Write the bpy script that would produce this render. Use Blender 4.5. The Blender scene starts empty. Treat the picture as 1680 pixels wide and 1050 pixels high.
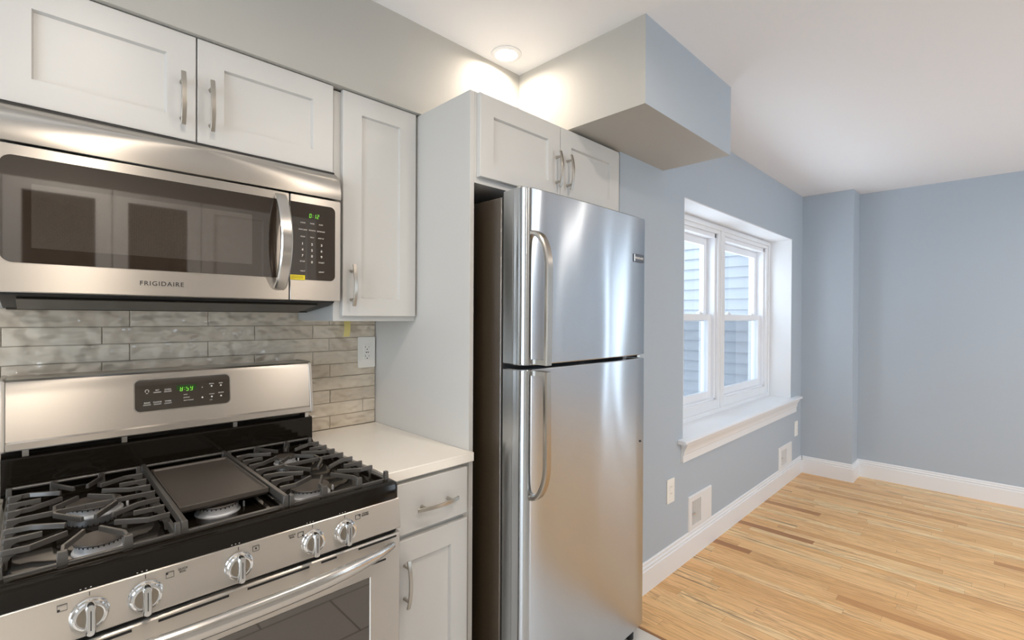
import bpy, bmesh, math, random
from mathutils import Vector, Matrix
random.seed(7)
R = math.radians
PI = math.pi
scene = bpy.context.scene
C = bpy.context.collection

# ---------------------------------------------------------------- camera, world, light, exposure
# Room frame: X runs along the kitchen wall, D is the distance out from that wall (Blender Y = -D), Z is up. Metres.
cam_d = bpy.data.cameras.new('camera')
cam_d.sensor_width = 36.0
cam_d.lens = 36.0 * 791.3 / 1680.0
cam_d.clip_start = 0.02
cam = bpy.data.objects.new('camera', cam_d)
C.objects.link(cam)
cam.matrix_world = (Matrix.Translation((-0.699, -1.846, 1.356)) @ Matrix.Rotation(R(-44.783), 4, 'Z')
                    @ Matrix.Rotation(R(90 - 0.328), 4, 'X') @ Matrix.Rotation(R(0.308), 4, 'Z'))
scene.camera = cam

world = bpy.data.worlds.new('world')
scene.world = world
world.use_nodes = True
wn = world.node_tree
wbg = wn.nodes['Background']
wbg.inputs[0].default_value = (0.78, 0.89, 1.0, 1)
wbg.inputs[1].default_value = 5.5

vs = scene.view_settings
vs.view_transform = 'Standard'
vs.look = 'None'
vs.gamma = 1.0
vs.use_curve_mapping = False
vs.exposure = 0.12
scene.cycles.use_denoising = True
scene.cycles.max_bounces = 12
scene.cycles.diffuse_bounces = 7
scene.cycles.glossy_bounces = 6
scene.cycles.transparent_max_bounces = 12
scene.cycles.sample_clamp_indirect = 6.0
scene.cycles.caustics_reflective = False
scene.cycles.caustics_refractive = False

LAMP_WARM = (1.0, 0.86, 0.72)
DOWNLIGHT_W = 6.0

def portal(x, d, z, w, h, rot):
    l = bpy.data.lights.new('daylight_portal', 'AREA')
    l.shape = 'RECTANGLE'; l.size = w; l.size_y = h
    l.cycles.is_portal = True
    o = bpy.data.objects.new('daylight_portal', l)
    o.location = (x, -d, z); o.rotation_euler = rot
    C.objects.link(o)
portal(2.843, 0.30, 1.37, 1.9, 1.2, (R(-90), 0, 0))       # window over the sill
portal(4.57, 3.06, 1.2, 0.7, 2.0, (R(90), 0, R(90)))      # window in the far wall, beyond the frame
portal(2.80, 5.12, 1.35, 2.0, 1.9, (R(90), 0, 0))          # living room street window
portal(-2.72, 1.70, 1.25, 1.6, 1.9, (R(90), 0, R(-90)))    # kitchen end glazing behind the camera

# ---------------------------------------------------------------- materials
def new_mat(name, col, rough=0.5, metal=0.0, spec=0.5, **kw):
    m = bpy.data.materials.new(name)
    m.use_nodes = True
    b = m.node_tree.nodes['Principled BSDF']
    b.inputs['Base Color'].default_value = (*col, 1)
    b.inputs['Roughness'].default_value = rough
    b.inputs['Metallic'].default_value = metal
    b.inputs['Specular IOR Level'].default_value = spec
    for k, v in kw.items():
        b.inputs[k.replace('_', ' ')].default_value = v
    return m

def srgb(r, g, b):
    f = lambda c: ((c / 255 + 0.055) / 1.055) ** 2.4 if c > 10 else c / 255 / 12.92
    return (f(r), f(g), f(b))

def N(m, t, **kw):
    n = m.node_tree.nodes.new(t)
    for k, v in kw.items():
        setattr(n, k, v)
    return n

def L(m, a, b):
    m.node_tree.links.new(a, b)

def bsdf(m):
    return m.node_tree.nodes['Principled BSDF']

def add_bump(m, scale, strength, dist=0.001, stretch=(1, 1, 1), detail=2.0, noise_rough=0.5):
    tc = N(m, 'ShaderNodeNewGeometry')
    mp = N(m, 'ShaderNodeMapping'); mp.inputs['Scale'].default_value = stretch
    nz = N(m, 'ShaderNodeTexNoise'); nz.inputs['Scale'].default_value = scale
    nz.inputs['Detail'].default_value = detail; nz.inputs['Roughness'].default_value = noise_rough
    bp = N(m, 'ShaderNodeBump'); bp.inputs['Strength'].default_value = strength; bp.inputs['Distance'].default_value = dist
    L(m, tc.outputs['Position'], mp.inputs[0]); L(m, mp.outputs[0], nz.inputs['Vector'])
    L(m, nz.outputs['Fac'], bp.inputs['Height'])
    prev = bsdf(m).inputs['Normal']
    if prev.links:
        L(m, prev.links[0].from_socket, bp.inputs['Normal'])
    L(m, bp.outputs['Normal'], bsdf(m).inputs['Normal'])
    return nz

def steel(name, col, rough, aniso, wav=0.0, grain=True):
    m = new_mat(name, col, rough, 1.0)
    b = bsdf(m)
    b.inputs['Anisotropic'].default_value = aniso
    b.inputs['Anisotropic Rotation'].default_value = 0.25
    tg = N(m, 'ShaderNodeTangent', direction_type='RADIAL', axis='Z')
    L(m, tg.outputs[0], b.inputs['Tangent'])
    g = N(m, 'ShaderNodeNewGeometry')
    mp = N(m, 'ShaderNodeMapping'); mp.inputs['Scale'].default_value = (2, 2, 300)
    nz = N(m, 'ShaderNodeTexNoise'); nz.inputs['Scale'].default_value = 1.0; nz.inputs['Detail'].default_value = 3
    L(m, g.outputs['Position'], mp.inputs[0]); L(m, mp.outputs[0], nz.inputs['Vector'])
    mr = N(m, 'ShaderNodeMapRange')
    mr.inputs['To Min'].default_value = rough * 0.95; mr.inputs['To Max'].default_value = rough * 1.06
    L(m, nz.outputs['Fac'], mr.inputs['Value']); 
    if grain: L(m, mr.outputs[0], b.inputs['Roughness'])
    if wav:
        add_bump(m, 2.6, 1.0, wav, (2.2, 2.2, 0.5), 0.0)
    return m

M = {}
M['paint_blue'] = new_mat('blue_grey_wall_paint', srgb(176, 186, 196), 0.55, spec=0.35)
M['paint_warm_lit'] = new_mat('warm_lit_wall_paint', srgb(184, 182, 176), 0.6, spec=0.3)  # the wall paint with warm kitchen lamplight put into its colour
M['ceiling'] = new_mat('white_ceiling_paint', srgb(236, 237, 240), 0.8, spec=0.2)
M['trim'] = new_mat('white_trim_paint', srgb(230, 231, 233), 0.3)
M['cabinet'] = new_mat('white_cabinet_lacquer', srgb(205, 204, 201), 0.34)
M['cabinet_dark'] = new_mat('cabinet_gap_shadow_line', srgb(150, 146, 140), 0.6)
M['quartz'] = new_mat('cream_quartz', srgb(244, 238, 228), 0.12)
M['steel'] = steel('brushed_steel', (0.62, 0.585, 0.54), 0.37, 0.9)  # same steel as the refrigerator, with warm kitchen reflections tinted in
M['steel_fridge'] = steel('brushed_steel_wavy', (0.55, 0.58, 0.61), 0.21, 1.0, wav=0.006, grain=False)  # same steel, bluer tint put in against the orange floor reflection
M['chrome'] = new_mat('polished_chrome', (0.78, 0.78, 0.78), 0.08, 1.0)
M['satin'] = new_mat('satin_steel_handle', (0.62, 0.60, 0.57), 0.22, 1.0)
M['nickel'] = new_mat('brushed_nickel', (0.50, 0.47, 0.42), 0.28, 1.0)
M['black_gloss'] = new_mat('black_glass', (0.026, 0.017, 0.011), 0.03, IOR=2.1)
M['black_enamel'] = new_mat('black_porcelain_enamel', (0.009, 0.007, 0.005), 0.08, spec=0.28)
M['black_matt'] = new_mat('black_plastic', (0.01, 0.01, 0.01), 0.5)
M['cast_iron'] = new_mat('grey_cast_iron', (0.070, 0.064, 0.057), 0.28, spec=0.8)
M['griddle'] = new_mat('dark_griddle_iron', (0.065, 0.054, 0.045), 0.40, spec=0.6)
add_bump(M['cast_iron'], 900, 0.25, 0.0004)
M['burner_alu'] = new_mat('brushed_aluminium_burner', (0.80, 0.81, 0.83), 0.38, 0.55)
M['textured_black'] = new_mat('textured_black_steel', (0.050, 0.032, 0.016), 0.28, IOR=2.6)  # warm floor reflection put into the black steel as a brown tint
add_bump(M['textured_black'], 420, 0.8, 0.0012, (1, 1, 1), 1.0)
M['plate'] = new_mat('white_plastic_plate', srgb(238, 237, 232), 0.35)
M['textured_dark'] = new_mat('dark_hood_panel', (0.018, 0.013, 0.009), 0.3, spec=0.3)
M['handle_steel'] = new_mat('bronze_grey_satin_steel', (0.46, 0.42, 0.37), 0.24, 1.0)
M['slot'] = new_mat('dark_slot', (0.02, 0.02, 0.02), 0.6)
M['tape'] = new_mat('yellow_masking_tape', srgb(228, 214, 140), 0.7)
M['sticker'] = new_mat('yellow_sticker', srgb(240, 220, 40), 0.4)
M['print_white'] = new_mat('white_print', srgb(225, 222, 215), 0.5)
M['print_black'] = new_mat('black_print', (0.02, 0.02, 0.02), 0.5)
M['print_grey'] = new_mat('grey_print', srgb(60, 56, 52), 0.5)
M['badge'] = new_mat('grey_badge', (0.12, 0.12, 0.13), 0.3, 0.7)
M['knob_face'] = new_mat('satin_knob_face_brown_reflection', (0.33, 0.29, 0.24), 0.3, 1.0)  # brown reflection put into the base colour of the steel faces
M['cavity'] = new_mat('oven_cavity_enamel', (0.02, 0.018, 0.03), 0.3)
M['vent'] = new_mat('white_register_enamel', srgb(226, 226, 226), 0.4)
M['vinyl'] = new_mat('white_vinyl_window', srgb(236, 238, 242), 0.35)
M['underside'] = new_mat('grey_hood_underside', (0.06, 0.05, 0.04), 0.45, 0.4)

def emit(name, col, s):
    m = new_mat(name, (0, 0, 0), 0.5)
    bsdf(m).inputs['Emission Color'].default_value = (*col, 1)
    bsdf(m).inputs['Emission Strength'].default_value = s
    return m
M['led_green'] = emit('green_led', (0.28, 1.0, 0.06), 0.9)
M['lamp'] = emit('warm_lamp_diffuser', (1.0, 0.90, 0.78), 9.0)

# window glass: thin, mostly clear, with a mirror-like share
def glass_mat(name, tint, refl):
    m = bpy.data.materials.new(name); m.use_nodes = True
    nt = m.node_tree; nt.nodes.clear()
    out = N(m, 'ShaderNodeOutputMaterial'); tr = N(m, 'ShaderNodeBsdfTransparent'); gl = N(m, 'ShaderNodeBsdfGlossy')
    mx = N(m, 'ShaderNodeMixShader'); fr = N(m, 'ShaderNodeFresnel'); fr.inputs[0].default_value = refl
    tr.inputs[0].default_value = (*tint, 1); gl.inputs['Roughness'].default_value = 0.0
    ge = N(m, 'ShaderNodeNewGeometry'); sb = N(m, 'ShaderNodeMath', operation='SUBTRACT'); sb.inputs[0].default_value = 1.0; L(m, ge.outputs['Backfacing'], sb.inputs[1])
    ml = N(m, 'ShaderNodeMath', operation='MULTIPLY'); L(m, fr.outputs[0], ml.inputs[0]); L(m, sb.outputs[0], ml.inputs[1])
    L(m, ml.outputs[0], mx.inputs[0]); L(m, tr.outputs[0], mx.inputs[1]); L(m, gl.outputs[0], mx.inputs[2]); L(m, mx.outputs[0], out.inputs[0])
    return m
M['glass'] = glass_mat('clear_window_glass', (0.95, 0.97, 0.98), 1.35)
M['oven_glass'] = glass_mat('smoked_oven_glass', (0.05, 0.045, 0.04), 1.9)
def screen_mat():
    m = bpy.data.materials.new('insect_screen'); m.use_nodes = True
    nt = m.node_tree; nt.nodes.clear()
    out = N(m, 'ShaderNodeOutputMaterial'); tr = N(m, 'ShaderNodeBsdfTransparent'); df = N(m, 'ShaderNodeBsdfDiffuse')
    mx = N(m, 'ShaderNodeMixShader'); mx.inputs[0].default_value = 0.28
    df.inputs[0].default_value = (0.08, 0.09, 0.11, 1)
    L(m, tr.outputs[0], mx.inputs[1]); L(m, df.outputs[0], mx.inputs[2]); L(m, mx.outputs[0], out.inputs[0])
    return m
M['screen'] = screen_mat()

# microwave door glass: fine light dots over the screened area
def microwave_screen():
    m = new_mat('perforated_microwave_screen', (0.03, 0.026, 0.022), 0.03, IOR=2.2)
    g = N(m, 'ShaderNodeNewGeometry'); sp = N(m, 'ShaderNodeSeparateXYZ'); L(m, g.outputs['Position'], sp.inputs[0])
    def w(sock, k, ph=0.0):
        a = N(m, 'ShaderNodeMath', operation='MULTIPLY_ADD'); a.inputs[1].default_value = k; a.inputs[2].default_value = ph
        L(m, sock, a.inputs[0]); s = N(m, 'ShaderNodeMath', operation='SINE'); L(m, a.outputs[0], s.inputs[0]); return s.outputs[0]
    k = 2 * PI / 0.0032
    a = N(m, 'ShaderNodeMath', operation='MULTIPLY'); L(m, w(sp.outputs['X'], k), a.inputs[0]); L(m, w(sp.outputs['Z'], k), a.inputs[1])
    cr = N(m, 'ShaderNodeMapRange'); cr.inputs['From Min'].default_value = 0.0; cr.inputs['From Max'].default_value = 0.5
    L(m, a.outputs[0], cr.inputs['Value'])
    mx = N(m, 'ShaderNodeMix', data_type='RGBA'); mx.inputs[6].default_value = (0.035, 0.028, 0.022, 1); mx.inputs[7].default_value = (0.11, 0.09, 0.07, 1)
    L(m, cr.outputs[0], mx.inputs[0]); L(m, mx.outputs[2], bsdf(m).inputs['Base Color'])
    return m
M['mw_screen'] = microwave_screen()

# glossy hand-made tile
def tile_mat():
    m = new_mat('wavy_glazed_tile', srgb(176, 168, 156), 0.10, spec=0.6)
    g = N(m, 'ShaderNodeNewGeometry')
    oi = N(m, 'ShaderNodeTexNoise'); oi.inputs['Scale'].default_value = 9; oi.inputs['Detail'].default_value = 2
    L(m, g.outputs['Position'], oi.inputs['Vector'])
    isl = N(m, 'ShaderNodeMath', operation='ADD'); L(m, oi.outputs['Fac'], isl.inputs[0]); L(m, g.outputs['Random Per Island'], isl.inputs[1])
    cr = N(m, 'ShaderNodeValToRGB'); cr.color_ramp.elements[0].position = 0.3; cr.color_ramp.elements[1].position = 1.5
    cr.color_ramp.elements[0].color = (*srgb(200, 188, 171), 1); cr.color_ramp.elements[1].color = (*srgb(214, 204, 188), 1)
    L(m, isl.outputs[0], cr.inputs[0]); L(m, cr.outputs[0], bsdf(m).inputs['Base Color'])
    add_bump(m, 20, 1.0, 0.022, (1, 1, 1.6), 1.0)
    return m
M['tile'] = tile_mat()
M['grout'] = new_mat('grey_grout', srgb(150, 144, 134), 0.8)

# oak strip floor, strips running along D
def wood_mat():
    m = new_mat('oak_strip_floor', (0.5, 0.3, 0.15), 0.32, spec=0.45)
    def mth(op, a, b=None, c=None):
        n = N(m, 'ShaderNodeMath', operation=op)
        for i, v in enumerate((a, b, c)):
            if v is None: continue
            if isinstance(v, (int, float)): n.inputs[i].default_value = v
            else: L(m, v, n.inputs[i])
        return n.outputs[0]
    def wnoise(*v):
        c = N(m, 'ShaderNodeCombineXYZ')
        for i, s in enumerate(v): 
            if isinstance(s, (int, float)): c.inputs[i].default_value = s
            else: L(m, s, c.inputs[i])
        w = N(m, 'ShaderNodeTexWhiteNoise'); L(m, c.outputs[0], w.inputs['Vector']); return w
    g = N(m, 'ShaderNodeNewGeometry'); sp = N(m, 'ShaderNodeSeparateXYZ'); L(m, g.outputs['Position'], sp.inputs[0])
    x, y = sp.outputs['X'], sp.outputs['Y']
    W = 0.057
    xs = mth('DIVIDE', x, W); row = mth('FLOOR', xs); fx = mth('FRACT', xs)
    r1 = wnoise(row, 3.7).outputs['Value']
    ln = mth('MULTIPLY_ADD', r1, 0.55, 0.55)
    ys = mth('DIVIDE', mth('ADD', y, mth('MULTIPLY', wnoise(row, 9.1).outputs['Value'], 5.0)), ln)
    idx = mth('FLOOR', ys); fy = mth('FRACT', ys)
    wn_ = wnoise(row, idx, 1.3)
    tone = wn_.outputs['Value']; sc_ = N(m, 'ShaderNodeSeparateColor'); L(m, wn_.outputs['Color'], sc_.inputs[0])
    cr = N(m, 'ShaderNodeValToRGB'); e = cr.color_ramp.elements
    e[0].position = 0.0; e[0].color = (*srgb(160, 108, 64), 1)
    e[1].position = 1.0; e[1].color = (*srgb(248, 216, 162), 1)
    for p, c in ((0.04, (202, 148, 92)), (0.15, (232, 182, 120)), (0.5, (243, 197, 137)), (0.8, (246, 204, 146))):
        k = e.new(p); k.color = (*srgb(*c), 1)
    L(m, tone, cr.inputs[0])
    # grain: stretched noise, shifted per board
    cv = N(m, 'ShaderNodeCombineXYZ')
    L(m, mth('MULTIPLY_ADD', x, 34, mth('MULTIPLY', tone, 40)), cv.inputs[0])
    L(m, mth('MULTIPLY_ADD', y, 2.0, mth('MULTIPLY', sc_.outputs['Green'], 30)), cv.inputs[1])
    gn = N(m, 'ShaderNodeTexNoise'); gn.inputs['Scale'].default_value = 1.0; gn.inputs['Detail'].default_value = 5; gn.inputs['Roughness'].default_value = 0.6
    gn.inputs['Distortion'].default_value = 0.6
    L(m, cv.outputs[0], gn.inputs['Vector'])
    # cathedral rings
    wv = N(m, 'ShaderNodeMath', operation='SINE'); L(m, mth('MULTIPLY', gn.outputs['Fac'], 38), wv.inputs[0])
    rings = mth('MULTIPLY_ADD', wv.outputs[0], 0.5, 0.5)
    ringf = mth('MULTIPLY', mth('POWER', rings, 2.0), mth('MULTIPLY_ADD', sc_.outputs['Blue'], 0.45, 0.14))
    fine = N(m, 'ShaderNodeTexNoise'); fine.inputs['Scale'].default_value = 1.0; fine.inputs['Detail'].default_value = 3
    cf = N(m, 'ShaderNodeCombineXYZ'); L(m, mth('MULTIPLY', x, 420), cf.inputs[0]); L(m, mth('MULTIPLY', y, 9), cf.inputs[1]); L(m, cf.outputs[0], fine.inputs['Vector'])
    ff = mth('MULTIPLY', mth('SUBTRACT', fine.outputs['Fac'], 0.42), 0.9)
    # mineral streaks on some boards
    st = N(m, 'ShaderNodeTexNoise'); st.inputs['Scale'].default_value = 1.0; st.inputs['Detail'].default_value = 4
    cs = N(m, 'ShaderNodeCombineXYZ'); L(m, mth('MULTIPLY_ADD', x, 48, mth('MULTIPLY', row, 7.3)), cs.inputs[0]); L(m, mth('MULTIPLY_ADD', y, 1.1, mth('MULTIPLY', tone, 20)), cs.inputs[1]); L(m, cs.outputs[0], st.inputs['Vector'])
    sm = N(m, 'ShaderNodeMapRange'); sm.inputs['From Min'].default_value = 0.55; sm.inputs['From Max'].default_value = 0.70; sm.inputs['To Max'].default_value = 0.95
    L(m, st.outputs['Fac'], sm.inputs['Value'])
    pick = mth('MULTIPLY_ADD', mth('GREATER_THAN', sc_.outputs['Red'], 0.66), 0.8, 0.2)
    stf = mth('MULTIPLY', sm.outputs[0], pick)
    def mix(fac, a, col):
        n = N(m, 'ShaderNodeMix', data_type='RGBA'); L(m, fac, n.inputs[0]); L(m, a, n.inputs[6]); n.inputs[7].default_value = (*col, 1); return n.outputs[2]
    c1 = mix(ringf, cr.outputs[0], srgb(150, 98, 56))
    c2 = mix(mth('MAXIMUM', ff, 0.0), c1, srgb(160, 110, 68))
    c3 = mix(stf, c2, srgb(92, 60, 38))
    gap = mth('MAXIMUM', mth('LESS_THAN', mth('MINIMUM', fx, mth('SUBTRACT', 1.0, fx)), 0.012), mth('LESS_THAN', mth('MULTIPLY', fy, ln), 0.0012))
    c4 = mix(mth('MULTIPLY', gap, 0.55), c3, srgb(96, 62, 36))
    L(m, c4, bsdf(m).inputs['Base Color'])
    rr = mth('MULTIPLY_ADD', fine.outputs['Fac'], 0.15, 0.24); L(m, rr, bsdf(m).inputs['Roughness'])
    return m
M['wood'] = wood_mat()

def floor_tile_mat():
    m = new_mat('pale_grey_floor_tile', srgb(205, 200, 194), 0.3)
    g = N(m, 'ShaderNodeNewGeometry'); br = N(m, 'ShaderNodeTexBrick')
    br.inputs['Color1'].default_value = (*srgb(222, 217, 210), 1); br.inputs['Color2'].default_value = (*srgb(214, 208, 200), 1)
    br.inputs['Mortar'].default_value = (*srgb(140, 132, 126), 1); br.inputs['Scale'].default_value = 1.0
    br.inputs['Mortar Size'].default_value = 0.004; br.inputs['Brick Width'].default_value = 0.61; br.inputs['Row Height'].default_value = 0.305
    L(m, g.outputs['Position'], br.inputs['Vector']); L(m, br.outputs['Color'], bsdf(m).inputs['Base Color'])
    return m
M['floor_tile'] = floor_tile_mat()

def siding_mat():
    m = new_mat('pale_blue_vinyl_siding', srgb(160, 162, 167), 0.55)
    add_bump(m, 60, 0.3, 0.001, (0.2, 1, 6))
    return m
M['siding'] = siding_mat()

# ---------------------------------------------------------------- mesh helpers (X, D, Z) -> Blender (X, -D, Z)
def P3(x, d, z):
    return Vector((x, -d, z))

class MB:
    def __init__(s):
        s.bm = bmesh.new()
    def face(s, pts):
        vs_ = [s.bm.verts.new(P3(*p)) for p in pts]
        s.bm.faces.new(vs_); return s
    def box(s, x0, x1, d0, d1, z0, z1):
        v = [s.bm.verts.new(P3(x, d, z)) for x in (x0, x1) for d in (d0, d1) for z in (z0, z1)]
        for q in ((0, 1, 3, 2), (4, 6, 7, 5), (0, 4, 5, 1), (2, 3, 7, 6), (0, 2, 6, 4), (1, 5, 7, 3)):
            s.bm.faces.new([v[i] for i in q])
        return s
    def rings(s, rings, close=True, cap=True):
        """rings: lists of (x,d,z), equal length; skins them."""
        vv = [[s.bm.verts.new(P3(*p)) for p in r] for r in rings]
        n = len(vv[0])
        for a, b in zip(vv[:-1], vv[1:]):
            for i in range(n if close else n - 1):
                j = (i + 1) % n
                s.bm.faces.new((a[i], a[j], b[j], b[i]))
        if cap:
            s.bm.faces.new(vv[0]); s.bm.faces.new(vv[-1])
        return s
    def prism(s, poly, axis, a, b):
        """poly in the two other axes, order (X,D,Z) minus axis."""
        def mk(p, t):
            return {'X': (t, p[0], p[1]), 'D': (p[0], t, p[1]), 'Z': (p[0], p[1], t)}[axis]
        return s.rings([[mk(p, a) for p in poly], [mk(p, b) for p in poly]])
    def sweep(s, path, prof, side, cap=True, scale=None):
        """path of (x,d,z); side: fixed (x,d,z) direction perpendicular to the path's plane; prof: (u along side, v across)."""
        pts = [P3(*p) for p in path]; n = P3(*side).normalized(); out = []
        for i, p in enumerate(pts):
            t0 = (pts[i] - pts[i - 1]).normalized() if i else None
            t1 = (pts[i + 1] - pts[i]).normalized() if i < len(pts) - 1 else None
            t = ((t0 or t1) + (t1 or t0)).normalized()
            k = 1.0 / max(0.5, t.dot(t1 or t0))
            b = t.cross(n).normalized()
            q_ = scale[i] if scale else 1.0
            out.append([p + n * u * q_ + b * v * k * q_ for u, v in prof])
        vv = [[s.bm.verts.new(q) for q in r] for r in out]
        m_ = len(prof)
        for a, b in zip(vv[:-1], vv[1:]):
            for i in range(m_):
                j = (i + 1) % m_
                s.bm.faces.new((a[i], a[j], b[j], b[i]))
        if cap:
            s.bm.faces.new(vv[0]); s.bm.faces.new(vv[-1])
        return s
    def lathe(s, c, prof, axis='Z', seg=32, squash=1.0):
        """prof: (radius, height along axis) around centre c; D axis points out of the wall."""
        rg = []
        for r, h in prof:
            ring = []
            for i in range(seg):
                a = 2 * PI * i / seg
                u, v = r * math.cos(a), r * math.sin(a) * squash
                if axis == 'Z': ring.append((c[0] + u, c[1] + v, c[2] + h))
                elif axis == 'D': ring.append((c[0] + u, c[1] + h, c[2] + v))
                else: ring.append((c[0] + h, c[1] + u, c[2] + v))
            rg.append(ring)
        return s.rings(rg)
    def build(s, name, mat, parent=None, bevel=0.0, seg=2, smooth=True, root=None):
        bm = s.bm
        bmesh.ops.recalc_face_normals(bm, faces=bm.faces[:])
        off = Vector((0, 0, 0))
        r = parent
        while r is not None:
            off += r.location; r = r.parent
        org = root if root is not None else None
        loc = Vector((0, 0, 0))
        if parent is None:
            xs = [v.co for v in bm.verts]
            loc = Vector((sum(v.x for v in xs) / len(xs), sum(v.y for v in xs) / len(xs), min(v.z for v in xs)))
            off = loc
        bmesh.ops.translate(bm, verts=bm.verts[:], vec=-off)
        me = bpy.data.meshes.new(name)
        bm.to_mesh(me); bm.free()
        me.materials.append(M[mat] if isinstance(mat, str) else mat)
        if smooth:
            me.shade_smooth(); me.set_sharp_from_angle(angle=R(32))
        o = bpy.data.objects.new(name, me); C.objects.link(o)
        o.location = loc
        if parent is not None: o.parent = parent
        if bevel:
            md = o.modifiers.new('bevel', 'BEVEL'); md.width = bevel; md.segments = seg; md.limit_method = 'ANGLE'; md.angle_limit = R(35)
        return o

def thing(name, label, cat, x, d, z, group=None):
    o = bpy.data.objects.new(name, None); C.objects.link(o)
    o.empty_display_size = 0.05
    o.location = P3(x, d, z); o['label'] = label; o['category'] = cat
    if group: o['group'] = group
    return o
def tag(o, label, cat, group=None):
    o['label'] = label; o['category'] = cat
    if group: o['group'] = group
    return o
def struct(o):
    o['kind'] = 'structure'; return o

def text(s, size, x, d, z, mat, parent, name, align='CENTER', ext=0.0002, slant=0.0, space=1.0, weight=0.0):
    cu = bpy.data.curves.new(name, 'FONT'); cu.body = s; cu.size = size; cu.extrude = ext
    cu.align_x = align; cu.align_y = 'CENTER'; cu.shear = slant; cu.space_character = space; cu.offset = weight
    t = bpy.data.objects.new(name + '_curve', cu); C.objects.link(t)
    dg = bpy.context.evaluated_depsgraph_get(); dg.update()
    me = bpy.data.meshes.new_from_object(t.evaluated_get(dg))
    bpy.data.objects.remove(t); bpy.data.curves.remove(cu)
    me.transform(Matrix.Rotation(R(90), 4, 'X'))
    off = Vector((0, 0, 0)); r = parent
    while r is not None:
        off += r.location; r = r.parent
    me.transform(Matrix.Translation(P3(x, d, z) - off))
    me.materials.clear(); me.materials.append(M[mat])
    o = bpy.data.objects.new(name, me); C.objects.link(o); o.parent = parent
    return o

SEG = {'0': 'abcdef', '1': 'bc', '2': 'abged', '5': 'afgcd', '8': 'abcdefg', '9': 'abcdfg'}
def digits(s, xc, zc, h, dfun, parent):
    """slanted seven-segment figures"""
    m = MB(); w = h * 0.48; t = h * 0.10; adv = w * 1.55
    tot = sum(adv if c != ':' else adv * 0.5 for c in s); x = xc - tot / 2 + w * 0.1
    def q(x0, x1, z0, z1):
        k = 0.12
        pts = [(x0 + z0 * k, z0), (x1 + z0 * k, z0), (x1 + z1 * k, z1), (x0 + z1 * k, z1)]
        m.rings([[(x + a, dfun(zc + b) + e, zc + b) for a, b in pts] for e in (0.0, 0.0003)])
    for c in s:
        if c == ':':
            q(0.1 * w, 0.1 * w + t, h * 0.16, h * 0.26); q(0.1 * w, 0.1 * w + t, -h * 0.26, -h * 0.16); x += adv * 0.5; continue
        g = t * 0.35
        for k in SEG[c]:
            if k == 'a': q(g, w - g, h / 2 - t, h / 2)
            if k == 'd': q(g, w - g, -h / 2, -h / 2 + t)
            if k == 'g': q(g + t * .4, w - g - t * .4, -t / 2, t / 2)
            if k == 'b': q(w - t, w, g, h / 2 - g)
            if k == 'c': q(w - t, w, -h / 2 + g, -g)
            if k == 'f': q(0, t, g, h / 2 - g)
            if k == 'e': q(0, t, -h / 2 + g, -g)
        x += adv
    return m.build('clock_digits', 'led_green', parent, smooth=False)

def rrect(x0, x1, z0, z1, r, seg=6, corners=(1, 1, 1, 1)):
    """rounded rectangle, corners: bottom-right, top-right, top-left, bottom-left"""
    out = []
    cs = [((x1, z0), (-1, 1), -90), ((x1, z1), (-1, -1), 0), ((x0, z1), (1, -1), 90), ((x0, z0), (1, 1), 180)]
    for k, ((cx, cz), (sx, sz), a0) in enumerate(cs):
        if not corners[k]:
            out.append((cx, cz)); continue
        for i in range(seg + 1):
            a = R(a0 + 90 * i / seg)
            out.append((cx + sx * r + r * math.cos(a), cz + sz * r + r * math.sin(a)))
    return out

# ---------------------------------------------------------------- the setting
CZ = 2.434          # ceiling height
WD = 0.621          # window wall face
XF, XFF = 4.132, 4.374
KX = 1.186          # where the kitchen tile meets the oak
struct(MB().box(KX, 4.56, 0.3, 5.2, -0.08, 0.0).build('floor', 'wood'))
struct(MB().box(-2.76, KX, -0.12, 5.2, -0.08, 0.0).build('floor_kitchen', 'floor_tile'))
struct(MB().box(-2.76, 4.56, -0.12, 5.2, CZ, CZ + 0.1).build('ceiling', 'ceiling'))
struct(MB().box(-2.76, 1.206, -0.12, 0.0, 0.0, CZ).build('wall_kitchen', 'paint_warm_lit'))
struct(MB().box(-2.6, 0.839, 0.0, 0.334, 2.107, CZ).build('wall_bulkhead', 'paint_warm_lit'))
# boxed duct on the ceiling: warm-lit tint towards the kitchen and below, blue-grey on its living room side
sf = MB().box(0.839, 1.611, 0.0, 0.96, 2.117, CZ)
so = struct(sf.build('ceiling_soffit', 'paint_warm_lit'))
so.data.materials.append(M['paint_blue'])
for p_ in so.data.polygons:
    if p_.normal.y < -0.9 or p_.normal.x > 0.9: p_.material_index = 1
# window wall, split around the opening
WX0, WX1, WZ0, WZ1 = 1.853, 3.832, 0.690, 2.025
ww = MB()
ww.box(1.206, WX0, 0.315, WD, 0.0, CZ); ww.box(WX1, XF, 0.315, WD, 0.0, CZ)
ww.box(WX0, WX1, 0.315, WD, 0.0, WZ0 - 0.02); ww.box(WX0, WX1, 0.315, WD, WZ1, CZ)
struct(ww.build('wall_window', 'paint_blue', smooth=False))
struct(MB().box(XF, XFF, 0.28, 0.997, 0.0, CZ).build('wall_column', 'paint_blue', bevel=0.003))
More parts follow.
